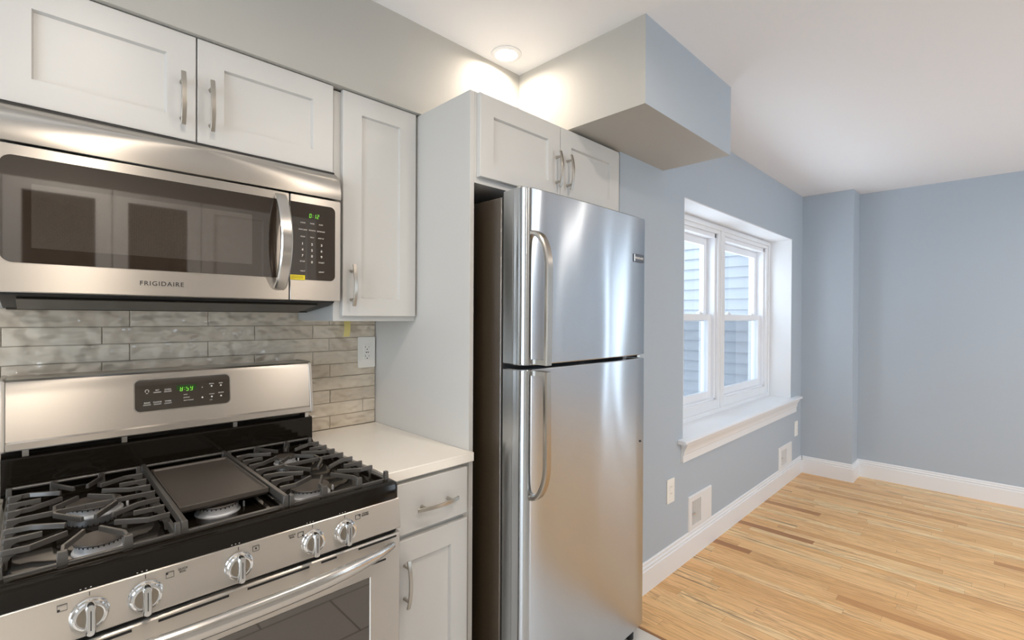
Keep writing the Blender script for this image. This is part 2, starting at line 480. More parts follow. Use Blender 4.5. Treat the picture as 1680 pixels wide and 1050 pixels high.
# far wall with a window further along than the frame shows
def wall_x(name, x0, x1, d0, d1, hole, mat):
    m_ = MB(); a, b, z0, z1 = hole
    m_.box(x0, x1, d0, a, 0, CZ); m_.box(x0, x1, b, d1, 0, CZ); m_.box(x0, x1, a, b, 0, z0); m_.box(x0, x1, a, b, z1, CZ)
    return struct(m_.build(name, mat, smooth=False))
wf_ = MB()
for a_, b_ in ((0.28, 2.78), (2.98, 3.14), (3.34, 5.2)): wf_.box(XFF, XFF + 0.18, a_, b_, 0, CZ)
for a_, b_ in ((2.78, 2.98), (3.14, 3.34)): wf_.box(XFF, XFF + 0.18, a_, b_, 0, 0.25); wf_.box(XFF, XFF + 0.18, a_, b_, 2.15, CZ)
struct(wf_.build('wall_far', 'paint_blue', smooth=False))
wall_x('wall_left', -2.76, -2.6, 0.0, 3.0, (0.95, 2.45, 0.35, 2.15), 'paint_warm_lit')
struct(MB().box(-2.76, 1.5, 2.95, 3.1, 0.0, CZ).build('wall_opposite', 'paint_warm_lit'))
struct(MB().box(1.35, 1.5, 3.1, 5.2, 0.0, CZ).build('wall_return', 'paint_blue'))
wf = MB()
wf.box(1.5, 1.9, 5.05, 5.2, 0, CZ); wf.box(3.7, XFF, 5.05, 5.2, 0, CZ); wf.box(1.9, 3.7, 5.05, 5.2, 0, 0.5); wf.box(1.9, 3.7, 5.05, 5.2, 2.2, CZ)
struct(wf.build('wall_street', 'paint_blue', smooth=False))

# baseboards: flat board with a moulded cap
BB = [(0.0, 0.0), (0.016, 0.0), (0.016, 0.108), (0.0105, 0.112), (0.0125, 0.123), (0.0065, 0.129), (0.0070, 0.140), (0.003, 0.147), (0.0, 0.147)]
m_ = MB(); m_.prism([(WD + u, z) for u, z in BB], 'X', 1.206, XF); struct(m_.build('baseboard_window', 'trim'))
m_ = MB(); m_.sweep([(XF, WD + 0.016, 0), (XF, 0.997, 0), (XFF, 0.997, 0), (XFF, 5.05, 0)], [(z, u) for u, z in BB], (0, 0, 1)); struct(m_.build('baseboard_far', 'trim'))
struct(MB().box(KX - 0.006, KX + 0.006, WD, 2.95, -0.01, 0.002).build('trim_threshold', new_mat('oak_threshold', srgb(150, 105, 65), 0.4)))

# ---------------------------------------------------------------- window over the sill
win = bpy.data.objects.new('window_1', None); C.objects.link(win); win.location = P3(2.843, 0.44, 0.69); struct(win)
# painted reveals
m_ = MB()
m_.box(WX0 - 0.0, WX0 + 0.006, 0.40, WD - 0.001, WZ0, WZ1); m_.box(WX1 - 0.006, WX1, 0.40, WD - 0.001, WZ0, WZ1)
m_.box(WX0, WX1, 0.40, WD - 0.001, WZ1 - 0.006, WZ1)
m_.build('reveal', 'trim', win, smooth=False)
# casing: head, jambs, mullion, bottom band
m_ = MB()
m_.box(WX0, WX1, 0.33, 0.448, 1.955, WZ1 - 0.006)
m_.box(WX0, 1.935, 0.33, 0.448, 0.68, 1.956); m_.box(3.75, WX1, 0.33, 0.448, 0.68, 1.956)
m_.box(2.745, 2.865, 0.33, 0.448, 0.68, 1.956)
m_.box(1.935, 2.745, 0.33, 0.4475, 0.68, 0.78); m_.box(2.865, 3.75, 0.33, 0.4475, 0.68, 0.78)
m_.build('casing', 'trim', win, bevel=0.003)
m_ = MB()
m_.box(2.785, 2.825, 0.447, 0.455, 0.715, 1.979); m_.box(WX0 + 0.006, WX1 - 0.006, 0.447, 0.456, 1.978, 2.008)
m_.box(3.79, WX1 - 0.006, 0.447, 0.455, 0.715, 1.979); m_.box(WX0 + .006, 1.895, 0.447, 0.455, 0.715, 1.979)
m_.box(WX0 + .006, WX1 - .006, 0.447, 0.456, 0.688, 0.720)
m_.build('stop_moulding', 'trim', win, bevel=0.003)
def sash(x0, x1, z0, z1, d0, d1, name, st=0.05, top=0.05, bot=0.06):
    a = MB()
    a.box(x0, x0 + st, d0, d1, z0, z1); a.box(x1 - st, x1, d0, d1, z0, z1)
    a.box(x0 + st, x1 - st, d0, d1, z1 - top, z1); a.box(x0 + st, x1 - st, d0, d1, z0, z0 + bot)
    fr = a.build(name, 'vinyl', win, bevel=0.003)
    dm = (d0 + d1) / 2
    MB().box(x0 + st - 0.004, x1 - st + 0.004, dm - 0.003, dm + 0.003, z0 + bot - 0.004, z1 - top + 0.004).build('glass_pane', 'glass', fr, smooth=False)
    return fr
for (x0, x1) in ((1.935, 2.745), (2.865, 3.75)):
    m_ = MB(); m_.box(x0, x0 + 0.02, 0.337, 0.430, 0.78, 1.955); m_.box(x1 - 0.02, x1, 0.337, 0.430, 0.78, 1.955); m_.box(x0, x1, 0.337, 0.430, 1.925, 1.955); m_.box(x0, x1, 0.337, 0.430, 0.775, 0.79)
    m_.build('jamb_liner', 'vinyl', win, bevel=0.002)
    sash(x0 + 0.02, x1 - 0.02, 1.335, 1.925, 0.343, 0.373, 'upper_sash', 0.045, 0.05, 0.045)
    sash(x0 + 0.02, x1 - 0.02, 0.79, 1.385, 0.377, 0.409, 'lower_sash', 0.045, 0.043, 0.05)
    MB().box(x0 + 0.03, x1 - 0.03, 0.3385, 0.3400, 0.80, 1.345).build('insect_screen', 'screen', win, smooth=False)
    for q in (0.22, 0.78):
        xc = x0 + (x1 - x0) * q
        lk = MB(); lk.box(xc - 0.028, xc + 0.028, 0.378, 0.406, 1.385, 1.395); lk.lathe((xc, 0.392, 1.395), [(0.012, 0), (0.012, 0.008), (0.006, 0.012)], seg=16)
        lk.sweep([(xc, 0.392, 1.402), (xc + 0.022, 0.400, 1.402)], [(-0.003, -0.004), (0.003, -0.004), (0.003, 0.004), (-0.003, 0.004)], (0, 0, 1))
        lk.build('sash_lock', 'vinyl', win, bevel=0.001)
# outside brick mould, bright in the daylight
m_ = MB()
m_.box(WX0 + 0.02, 1.940, 0.305, 0.331, 0.74, 1.99); m_.box(3.745, WX1 - 0.02, 0.305, 0.331, 0.74, 1.99)
m_.box(2.740, 2.870, 0.312, 0.331, 0.74, 1.99); m_.box(WX0 + 0.02, WX1 - 0.02, 0.305, 0.331, 1.955, 2.01); m_.box(WX0 + 0.02, WX1 - 0.02, 0.28, 0.331, 0.66, 0.75)
m_.build('brick_mould', 'vinyl', win, bevel=0.003)
# stool and apron
st_ = MB(); st_.box(1.854, 3.831, 0.440, WD, 0.671, 0.690)
st_.prism([(WD, 0.668), (WD, 0.690), (0.660, 0.690), (0.668, 0.686), (0.671, 0.679), (0.668, 0.672), (0.660, 0.668)], 'X', 1.795, 3.99)
struct(st_.build('trim_sill', 'trim'))
ap = MB(); ap.prism([(WD, 0.560), (0.634, 0.560), (0.634, 0.600), (0.639, 0.606), (0.640, 0.618), (0.645, 0.636), (0.656, 0.654), (0.658, 0.667), (WD, 0.667)], 'X', 1.835, 3.95)
struct(ap.build('trim_apron', 'trim'))

# outside: the siding of the house's own wing, seen through the panes
sd = MB()
z = -0.6
while z < 4.2:
    sd.rings([[(4.575, -3.6, z), (4.595, -3.6, z + 0.114), (4.62, -3.6, z + 0.114), (4.62, -3.6, z)],
              [(4.575, 0.26, z), (4.595, 0.26, z + 0.114), (4.62, 0.26, z + 0.114), (4.62, 0.26, z)]])
    z += 0.114
tag(sd.build('siding_wall', 'siding', smooth=False), 'pale blue grey clapboard siding outside seen through the window panes', 'siding')

# unseen siding wall, added to cut the daylight reaching this window
nb = MB()
z = -0.6
while z < 4.6:
    nb.rings([[(x_, -2.90, z), (x_, -2.92, z + 0.114), (x_, -3.2, z + 0.114), (x_, -3.2, z)] for x_ in (-1.0, 4.57)])
    z += 0.114
struct(nb.build('wall_light_blocker', 'siding', smooth=False))

# ---------------------------------------------------------------- backsplash tile
TX1 = 0.318
tp = 0.0508
bs = thing('tile_backsplash', 'glossy wavy taupe subway tile backsplash between range and microwave', 'backsplash', -0.8, 0.0, 0.915)
MB().box(-2.0, TX1 + 0.001, 0.0002, 0.0055, 0.915, 1.372).build('grout', 'grout', bs, smooth=False)
tl = MB()
joints = {
    1: [0.124], 2: [0.263], 3: [0.124], 4: [], 5: [0.124],
    6: [-1.15, -0.76, -0.557, -0.147, 0.057], 7: [-1.3, -0.493, -0.289, 0.121], 8: [-1.15, -0.759, -0.557, -0.147, 0.057], 9: [-1.3, -0.493, -0.289, 0.121]}
for k in range(1, 10):
    xs = [-2.0] + (sorted(joints.get(k, []))) + [TX1]
    if k <= 5: xs = [-2.0, -1.6, -1.2, -0.8, -0.4] + joints[k] + [TX1]
    if k == 4: xs = [-2.0, -0.08, TX1]
    z0 = 0.915 + (k - 1) * tp; z1 = min(z0 + tp, 1.374)
    for a, b in zip(xs[:-1], xs[1:]):
        g = 0.0009
        d = 0.0088 + random.uniform(-0.0004, 0.0004)
        tl.rings([[(a + g, 0.002, z0 + g), (b - g, 0.002, z0 + g), (b - g, 0.002, z1 - g), (a + g, 0.002, z1 - g)],
                  [(a + g, d - 0.0015, z0 + g), (b - g, d - 0.0015, z0 + g), (b - g, d - 0.0015, z1 - g), (a + g, d - 0.0015, z1 - g)],
                  [(a + g + .0015, d, z0 + g + .0015), (b - g - .0015, d, z0 + g + .0015), (b - g - .0015, d, z1 - g - .0015), (a + g + .0015, d, z1 - g - .0015)]])
t_ = tl.build('tiles', 'tile', bs, smooth=False)
struct(bs)

# ---------------------------------------------------------------- cabinet builders
def shaker(name, x0, x1, z0, z1, d0, d1, il, ir, iz0, iz1, parent):
    """door slab with a recessed flat panel; il..iz1 are the edges of the recess"""
    m_ = MB(); e = 0.0035; dr = d1 - 0.010
    def r4(a, b, c, d, y): return [(a, y, c), (b, y, c), (b, y, d), (a, y, d)]
    c = 0.0015
    m_.rings([r4(x0, x1, z0, z1, d0), r4(x0, x1, z0, z1, d1 - c), r4(x0 + c, x1 - c, z0 + c, z1 - c, d1),
              r4(il, ir, iz0, iz1, d1), r4(il + e, ir - e, iz0 + e, iz1 - e, dr)])
    return m_.build(name, 'cabinet', parent, smooth=False)
def slab(name, x0, x1, z0, z1, d0, d1, parent):
    return MB().box(x0, x1, d0, d1, z0, z1).build(name, 'cabinet', parent, bevel=0.002)
def pull(parent, x, z, d, ln=0.138, vertical=True, name='handle'):
    """arched flat bar pull on two posts"""
    m_ = MB(); n = 14; path = []
    for i in range(n + 1):
        t = -1 + 2 * i / n
        off = 0.034 - 0.012 * t * t
        path.append((x, d + off, z + t * ln / 2) if vertical else (x + t * ln / 2, d + off, z))
    w, th = 0.0055, 0.0028
    m_.sweep(path, [(-w, -th), (w, -th), (w, th), (-w, th)], (1, 0, 0) if vertical else (0, 0, 1))
    for q in (-1, 1):
        c = (x, d, z + q * 0.048) if vertical else (x + q * 0.048, d, z)
        m_.lathe(c, [(0.0055, 0.0), (0.0045, 0.004), (0.0045, 0.027)], 'D', 16)
    o = m_.build(name, 'nickel', parent, bevel=0.0008)
    return o

# cabinet over the microwave (continues to the left of the frame)
uc = thing('wall_cabinet', 'wide white two-door shaker cabinet directly above the microwave', 'cabinet', -0.38, 0.0, 1.822)
MB().box(-0.765, -0.001, 0.001, 0.302, 1.822, 2.100).build('carcass', 'cabinet', uc, bevel=0.001)
d1 = shaker('door', -0.762, -0.388, 1.822, 2.104, 0.3025, 0.3205, -0.702, -0.453, 1.883, 2.040, uc)
d2 = shaker('door', -0.3845, -0.007, 1.822, 2.104, 0.3025, 0.3205, -0.321, -0.073, 1.883, 2.040, uc)
pull(d1, -0.4205, 1.925, 0.3205); pull(d2, -0.354, 1.924, 0.3205)
# tall narrow wall cabinet right of the microwave
tc = thing('wall_cabinet', 'narrow tall white wall cabinet with one shaker door, right of the microwave', 'cabinet', 0.16, 0.0, 1.340)
MB().box(0.0015, 0.3175, 0.0095, 0.302, 1.340, 2.100).build('carcass', 'cabinet', tc, bevel=0.001)
d = shaker('door', 0.026, 0.309, 1.357, 2.104, 0.3025, 0.3205, 0.093, 0.242, 1.417, 2.038, tc)
pull(d, 0.056, 1.4595, 0.3205)

# refrigerator enclosure: side panel and cabinet over the refrigerator
sp_ = tag(MB().box(0.320, 0.338, 0.001, 0.6195, 0.0, 2.104).build('side_panel', 'cabinet', bevel=0.0008),
          'tall white finished end panel standing between the countertop and the refrigerator', 'panel')
fc = thing('wall_cabinet', 'white two-door shaker cabinet above the refrigerator, under the boxed soffit', 'cabinet', 0.77, 0.0, 1.815)
MB().box(0.3385, 1.204, 0.001, 0.620, 1.802, 2.104).build('carcass', 'cabinet', fc, bevel=0.001)
a = shaker('door', 0.348, 0.760, 1.822, 2.100, 0.6205, 0.6385, 0.408, 0.690, 1.875, 2.033, fc)
b = shaker('door', 0.7635, 1.172, 1.822, 2.100, 0.6205, 0.6385, 0.829, 1.104, 1.875, 2.035, fc)
pull(a, 0.735, 1.926, 0.6385); pull(b, 0.802, 1.926, 0.6385)

# base cabinet between range and panel, with countertop
bc = thing('base_cabinet', 'white base cabinet with one drawer and one shaker door between range and refrigerator', 'cabinet', 0.16, 0.0, 0.0)
m_ = MB(); m_.box(0.004, 0.3195, 0.0, 0.617, 0.10, 0.884); m_.box(0.004, 0.3195, 0.0, 0.55, 0.0, 0.10)
m_.build('carcass', 'cabinet', bc, bevel=0.001)
dr = slab('drawer', 0.012, 0.300, 0.722, 0.872, 0.6175, 0.638, bc)
pull(dr, 0.172, 0.790, 0.638, 0.15, False)
dd = shaker('door', 0.012, 0.300, 0.112, 0.706, 0.6175, 0.638, 0.078, 0.235, 0.17, 0.640, bc)
pull(dd, 0.066, 0.585, 0.638, 0.138)
co = MB(); co.prism([(0.003, 0.010), (0.3195, 0.010), (0.3195, 0.6205), (0.324, 0.6205), (0.324, 0.643), (0.003, 0.643)], 'Z', 0.885, 0.915)
tag(co.build('countertop', 'quartz', bevel=0.003), 'short cream quartz countertop right of the range', 'countertop')

# ---------------------------------------------------------------- microwave
mw = thing('microwave', 'stainless over-the-range microwave with black glass door and green clock', 'microwave', -0.38, 0.0, 1.368)
X0, X1 = -0.757, -0.0025
MB().prism([(0.012, 1.374), (0.13, 1.372), (0.29, 1.390), (0.330, 1.400), (0.330, 1.8205), (0.012, 1.8205)], 'X', X0 + 0.004, X1 - 0.004).build('housing', 'black_matt', mw, bevel=0.002)
m_ = MB(); m_.prism([(0.135, 1.3685), (0.012, 1.3685), (0.012, 1.3745), (0.135, 1.3735)], 'X', X0 + 0.01, X1 - 0.012)
m_.build('bottom_rail', 'underside', mw, bevel=0.001)
m_ = MB(); m_.prism([(0.15, 1.3722), (0.15, 1.3695), (0.31, 1.3905), (0.31, 1.394)], 'X', X0 + 0.03, X1 - 0.05)
m_.build('hood_glass', 'textured_dark', mw, bevel=0.001)
m_ = MB()
prof = [(0.325, 1.726), (0.366, 1.726), (0.3675, 1.735), (0.3675, 1.748), (0.365, 1.762), (0.360, 1.777), (0.352, 1.792), (0.341, 1.805), (0.330, 1.8135), (0.3235, 1.817), (0.3235, 1.8205), (0.322, 1.8205)]
m_.prism(prof, 'X', X0, X1); m_.build('vent_hood_top', 'steel', mw)
door = MB().prism(rrect(X0, -0.161, 1.404, 1.7205, 0.004, 3), 'D', 0.3325, 0.366).build('door', 'steel', mw, bevel=0.002)
MB().prism(rrect(-0.750, -0.1975, 1.468, 1.6965, 0.020, 8, (0, 0, 1, 1)), 'D', 0.3655, 0.3672).build('window_glass', 'black_gloss', door)
MB().prism(rrect(-0.702, -0.262, 1.501, 1.640, 0.002, 2), 'D', 0.3665, 0.36745).build('window_screen', 'mw_screen', door)
m_ = MB(); path = []
for i in range(21):
    t = -1 + 2 * i / 20
    path.append((-0.1870, 0.366 + 0.052 * math.cos(t * PI / 2) ** 0.75, 1.574 + t * 0.134))
m_.sweep(path, [(-0.016, -0.004), (-0.012, -0.007), (0.012, -0.007), (0.016, -0.004), (0.016, 0.003), (0.010, 0.006), (-0.010, 0.006), (-0.016, 0.003)], (1, 0, 0))
hp = [(0, 0)]
m_.build('handle', 'satin', door)
cp = MB().prism(rrect(-0.1585, X1, 1.404, 1.7205, 0.004, 3), 'D', 0.3325, 0.366).build('control_panel', 'steel', mw, bevel=0.002)
kp = MB().prism(rrect(-0.158, -0.0215, 1.4665, 1.698, 0.016, 8, (1, 1, 0, 0)), 'D', 0.3655, 0.3672).build('keypad', 'black_gloss', cp)
digits('0:12', -0.087, 1.6615, 0.0125, lambda z: 0.3673, kp)
rowsT = [(1.638, ('COOK', 'TIMER', 'SOAK')), (1.617, ('POPCORN', 'POTATO', 'BEVERAGE')), (1.596, ('PIZZA', 'MELT', 'ADD 30'))]
for z, ws in rowsT:
    for w_, x in zip(ws, (-0.122, -0.094, -0.067)):
        text(w_, 0.0052, x, 0.3676, z, 'print_white', kp, 'key_legend', ext=0.0001)
for i, z in enumerate((1.5745, 1.5565, 1.5385)):
    for j, x in enumerate((-0.123, -0.0945, -0.065)):
        text(str(i * 3 + j + 1), 0.010, x, 0.3676, z, 'print_white', kp, 'key_number', ext=0.0001, weight=0.0002)
text('0', 0.010, -0.0945, 0.3676, 1.5205, 'print_white', kp, 'key_number', ext=0.0001, weight=0.0002)
text('STOP', 0.0062, -0.123, 0.3676, 1.521, 'print_white', kp, 'key_legend', ext=0.0001)
text('START', 0.0062, -0.065, 0.3676, 1.521, 'print_white', kp, 'key_legend', ext=0.0001)
text('VENT', 0.0062, -0.122, 0.3676, 1.492, 'print_white', kp, 'key_legend', ext=0.0001)
text('LIGHT', 0.0062, -0.065, 0.3676, 1.492, 'print_white', kp, 'key_legend', ext=0.0001)
stk = MB().box(-0.1585, -0.1155, 0.3672, 0.3678, 1.465, 1.4795).build('sticker', 'sticker', cp)
m_ = MB()
for z in (1.4755, 1.4725, 1.4695): m_.box(-0.155, -0.120, 0.3678, 0.36795, z, z + 0.0008)
m_.build('sticker_print', 'print_grey', stk, smooth=False)
text('FRIGIDAIRE', 0.0155, -0.469, 0.3663, 1.4345, 'print_black', door, 'brand_lettering', space=1.18, weight=0.00015)

# ---------------------------------------------------------------- gas range
rg = thing('gas_range', 'stainless gas range with black cooktop, cast iron grates and centre griddle', 'range', -0.378, 0.0, 0.0)
RX0, RX1 = -0.758, -0.0015
MB().box(RX0 + 0.004, RX1 - 0.002, 0.02, 0.688, 0.03, 0.872).build('body', 'black_matt', rg, bevel=0.002)
# cooktop: rim ring and sunken deck
m_ = MB()
outer = [(RX0, 0.10), (RX1, 0.10)] + [(RX1 - 0.012 + 0.012 * math.cos(R(a)), 0.704 + 0.012 * math.sin(R(a))) for a in (0, 30, 60, 90)] + [(RX0 + 0.012 + 0.012 * math.cos(R(a)), 0.704 + 0.012 * math.sin(R(a))) for a in (90, 120, 150, 180)]
def rr_(ins, r, seg=6, d0=0.155, d1=0.688):
    return rrect(RX0 + ins, RX1 - ins, d0, d1, r, seg)
inner = rr_(0.022, 0.03)
# resample the outer outline to match the inner ring's vertex count by angle about the centre
def polar(poly, c, n=96):
    out = []
    m = len(poly)
    for i in range(n):
        a = 2 * PI * (i + 0.5) / n
        dx, dy = math.cos(a), math.sin(a); best = None
        for j in range(m):
            p, q = poly[j], poly[(j + 1) % m]
            ex, ey = q[0] - p[0], q[1] - p[1]
            det = dx * (-ey) + dy * ex
            if abs(det) < 1e-12: continue
            px, py = p[0] - c[0], p[1] - c[1]
            t = (px * (-ey) + py * ex) / det; s = (dx * py - dy * px) / det
            if t > 0 and -1e-6 <= s <= 1 + 1e-6 and (best is None or t > best): best = t
        out.append((c[0] + dx * best, c[1] + dy * best))
    return out
# exact corner vertices matter on the outside, so bridge two rounded rectangles with equal counts
def rring(x0, x1, d0, d1, r, z, seg=8): return [(x, d, z) for x, d in rrect(x0, x1, d0, d1, r, seg)]
m_.rings([rring(RX0, RX1, 0.10, 0.716, 0.012, 0.871), rring(RX0, RX1, 0.10, 0.716, 0.012, 0.904),
          rring(RX0 + 0.002, RX1 - 0.002, 0.102, 0.713, 0.012, 0.911), rring(RX0 + 0.008, RX1 - 0.008, 0.108, 0.706, 0.010, 0.915),
          rring(RX0 + 0.021, RX1 - 0.021, 0.150, 0.691, 0.032, 0.915), rring(RX0 + 0.023, RX1 - 0.023, 0.152, 0.689, 0.032, 0.911),
          rring(RX0 + 0.024, RX1 - 0.024, 0.153, 0.688, 0.032, 0.900), rring(RX0 + 0.030, RX1 - 0.030, 0.160, 0.681, 0.032, 0.893)])
m_.build('cooktop', 'black_enamel', rg)
# grates
G0, GB = 0.936, 0.900
fp = [(-0.0105, -0.0036), (-0.0105, 0.0036), (0.0, 0.0027), (0.0, -0.0027)]
def bar(m, path, prof=fp):
    m.sweep([(x, d, G0) for x, d in path], prof, (0, 0, 1))
def leg(m, x, d, dx, dd, w=0.0048):
    """short upright web from a finger's outer end down to the frame, thick dx by dd"""
    m.rings([[(x - dx, d - dd, GB), (x + dx, d - dd, GB), (x + dx, d + dd, GB), (x - dx, d + dd, GB)],
             [(x - dx * .8, d - dd * .8, G0), (x + dx * .8, d - dd * .8, G0), (x + dx * .8, d + dd * .8, G0), (x - dx * .8, d + dd * .8, G0)]])
def grate(xc):
    m = MB(); dc = 0.422; hw = 0.1245; hl = 0.255
    # low frame
    fr = [(-0.012, -0.0052), (-0.012, 0.0052), (0.004, 0.004), (0.004, -0.004)]
    def low(path): m.sweep([(x, d, 0.9125) for x, d in path], fr, (0, 0, 1))
    for q in (-1, 1): low([(xc + q * hw, dc - hl), (xc + q * hw, dc + hl)])
    low([(xc - hw, dc + hl), (xc + hw, dc + hl)])
    rd = [(0.0045 * math.sin(R(t)), 0.0045 * math.cos(R(t))) for t in range(0, 360, 45)]
    m.sweep([(xc - hw - .002, dc - hl - .003, G0 - .004), (xc + hw + .002, dc - hl - .003, G0 - .004)], rd, (0, 0, 1))
    for s in (-1, 1):
        for k in (-3, -2, -1, 0, 1, 2, 3):
            d = dc + k * 0.0598
            x_out = xc + s * hw
            q = 1 if k > 0 else -1
            if k == 0: path = [(x_out, d), (xc, d)]
            elif abs(k) == 1: path = [(x_out, d), (xc + s * .086, d + q * .004), (xc + s * .036, d + q * .040)]
            elif abs(k) == 2: path = [(x_out, d), (xc + s * .070, d)]
            else: path = [(x_out, d), (xc + s * .088, d + q * .003), (xc + s * .036, d - q * .030)]
            bar(m, path)
            # vertical web with a curved throat
            m.rings([[(x_out - s * t, d - w_, z) for t, z in ((0, GB), (0.009, GB), (0.010, 0.914), (0.014, 0.9215), (0.022, 0.9255), (0.024, G0 - .001), (0.002, G0 - .001))] for w_ in (-0.0034, 0.0034)])
    for e in (-1, 1):
        for s in (-1, 1):
            x = xc + s * 0.046; d = dc + e * hl
            bar(m, [(x, d), (x - s * .002, d - e * 0.030), (x - s * .034, d - e * 0.092)])
            leg(m, x, d, 0.0085, 0.006)
            x2 = xc + s * hw
            leg(m, x2, d, 0.006, 0.007)
        # upright corner posts at the front only reach the top
    # two-piece ring around the middle
    for s in (-1, 1):
        bar(m, [(xc + s * .009, dc - .080), (xc + s * .050, dc - .034), (xc + s * .050, dc + .018), (xc + s * .010, dc + .086)])
    return m
GX = (-0.6165, -0.1435)
for x in GX:
    grate(x).build('grate', 'cast_iron', rg, bevel=0.0009)
# centre carrier with griddle plate
m_ = MB()
for x in (-0.480, -0.281):
    m_.sweep([(x, 0.158, G0 + .002), (x, 0.682, G0 + .002)], [(-0.017, -0.0055), (-0.017, 0.0055), (0.0, 0.0045), (0.0, -0.0045)], (0, 0, 1))
    for d in (0.168, 0.674): leg(m_, x, d, 0.0075, 0.008)
m_.sweep([(-0.480, 0.164, G0 - .004), (-0.281, 0.164, G0 - .004)], [(0.0045 * math.sin(R(t)), 0.0045 * math.cos(R(t))) for t in range(0, 360, 45)], (0, 0, 1))
for d in (0.676,):
    m_.sweep([(-0.480, d, 0.9135), (-0.281, d, 0.9135)], [(-0.011, -0.006), (-0.011, 0.006), (0.003, 0.0045), (0.003, -0.0045)], (0, 0, 1))
m_.build('griddle_carrier', 'cast_iron', rg, bevel=0.001)
m_ = MB()
def r4(x0, x1, a, b, z): return [(x0, a, z), (x1, a, z), (x1, b, z), (x0, b, z)]
gx0, gx1, ga, gb = -0.4725, -0.2885, 0.225, 0.588
m_.rings([r4(gx0 + .004, gx1 - .004, ga + .004, gb - .004, 0.919), r4(gx0, gx1, ga, gb, 0.925), r4(gx0, gx1, ga, gb, 0.9355), r4(gx0 + .004, gx1 - .004, ga + .004, gb - .004, 0.9355),
          r4(gx0 + .007, gx1 - .007, ga + .008, gb - .008, 0.930)])
m_.build('griddle', 'griddle', rg, bevel=0.001)
# burners
def burner(x, d, r, oval=1.0):
    b_ = MB().lathe((x, d, 0.893), [(r * 1.03, 0.0), (r * 1.02, 0.0025), (r * 0.91, 0.0035), (r * 0.94, 0.0185), (r * 0.4, 0.0185)], 'Z', 48, oval).build('burner', 'burner_alu', rg)
    m = MB()
    for i in range(30):
        a = 2 * PI * i / 30
        ca, sa = math.cos(a), math.sin(a)
        rr0, rr1, w = r * 0.86, r * 0.948, 0.0011
        px, py = -sa * w, ca * w
        m.rings([[(x + ca * rr0 - px, d + (sa * rr0) * oval - py, zz), (x + ca * rr1 - px, d + (sa * rr1) * oval - py, zz), (x + ca * rr1 + px, d + (sa * rr1) * oval + py, zz), (x + ca * rr0 + px, d + (sa * rr0) * oval + py, zz)] for zz in (0.9082, 0.9116)])
    m.build('flame_ports', 'black_matt', b_, smooth=False)
    MB().lathe((x, d, 0.9113), [(r * .90, 0.0), (r * .975, 0.0004), (r * .985, 0.002), (r * .96, 0.0045), (r * .4, 0.005), (0.0005, 0.005)], 'Z', 48, oval).build('burner_cap', 'griddle', b_)
    ig = MB().lathe((x + r * 1.15, d + 0.01, 0.893), [(0.0028, 0), (0.0028, 0.010), (0.0014, 0.013)], 'Z', 10).build('igniter', 'burner_alu', b_)
for x, d, r in ((-0.596, 0.345, 0.052), (-0.606, 0.592, 0.041), (-0.187, 0.585, 0.049), (-0.135, 0.265, 0.032)):
    burner(x, d, r)
burner(-0.388, 0.545, 0.046)
# riser, backguard
MB().prism([(0.02, 0.872), (0.152, 0.872), (0.152, 0.915), (0.157, 0.918), (0.157, 0.922), (0.151, 0.926), (0.151, 0.999), (0.148, 1.003), (0.12, 1.005), (0.12, 1.02), (0.02, 1.02)], 'X', RX0 + 0.002, RX1 - 0.002).build('rear_riser', 'black_enamel', rg)
MB().prism([(0.1505 + 0.0055 * math.cos(R(t)), 0.9195 + 0.0045 * math.sin(R(t))) for t in range(0, 360, 30)], 'X', RX0 + 0.006, RX1 - 0.006).build('rear_bead', 'satin', rg)
m_ = MB()
for x in (RX0 + 0.045, -0.52, -0.245, -0.02): MB().box(x - 0.006, x + 0.006, 0.12, 0.146, 1.004, 1.022).build('vent_spacer', 'satin', rg)
def bg_d(z): return 0.155 - (z - 1.02) * 0.11
bgp = MB()
bgp.prism([(0.02, 1.021), (0.153, 1.021), (0.1565, 1.024), (0.1565, 1.040), (0.1515, 1.044), (0.1385, 1.178), (0.134, 1.189), (0.126, 1.194), (0.02, 1.194)], 'X', RX0 + 0.010, RX1 - 0.010)
bk = bgp.build('backguard', 'steel', rg)
m_ = MB()
for s, xe in ((-1, RX0), (1, RX1)):
    a, b = (xe, xe + 0.0105) if s < 0 else (xe - 0.0105, xe)
    m_ = MB(); m_.prism([(0.02, 1.019), (0.156, 1.019), (0.159, 1.024), (0.158, 1.042), (0.1405, 1.180), (0.135, 1.192), (0.126, 1.197), (0.02, 1.197)], 'X', a, b)
    m_.build('end_cap', 'steel', rg, bevel=0.002)
# display glass leaning with the backguard
def lean(z, off): return 0.1515 - (z - 1.044) * 0.097 + off
dispv = rrect(-0.4975, -0.2605, 1.0835, 1.1725, 0.014, 8)
disp = MB().rings([[(x, lean(z, -0.003), z) for x, z in dispv], [(x, lean(z, 0.0018), z) for x, z in dispv]]).build('control_display', 'black_gloss', rg)
bez = rrect(-0.5005, -0.2575, 1.0805, 1.1755, 0.016, 8)
MB().rings([[(x, lean(z, -0.003), z) for x, z in bez], [(x, lean(z, 0.0010), z) for x, z in bez]]).build('display_bezel', 'satin', rg)
def dtext(s, size, x, z, mat, nm, **kw): return text(s, size, x, lean(z, 0.0026), z, mat, disp, nm, **kw)
MB().prism(rrect(-0.400, -0.350, 1.128, 1.150, 0.001, 2), 'D', lean(1.139, -.001), lean(1.139, 0.0022)).build('clock_window', new_mat('dim_green_window', (0.02, 0.06, 0.01), 0.2), disp)
digits('8:59', -0.374, 1.139, 0.0135, lambda z: lean(z, 0.0024), disp)
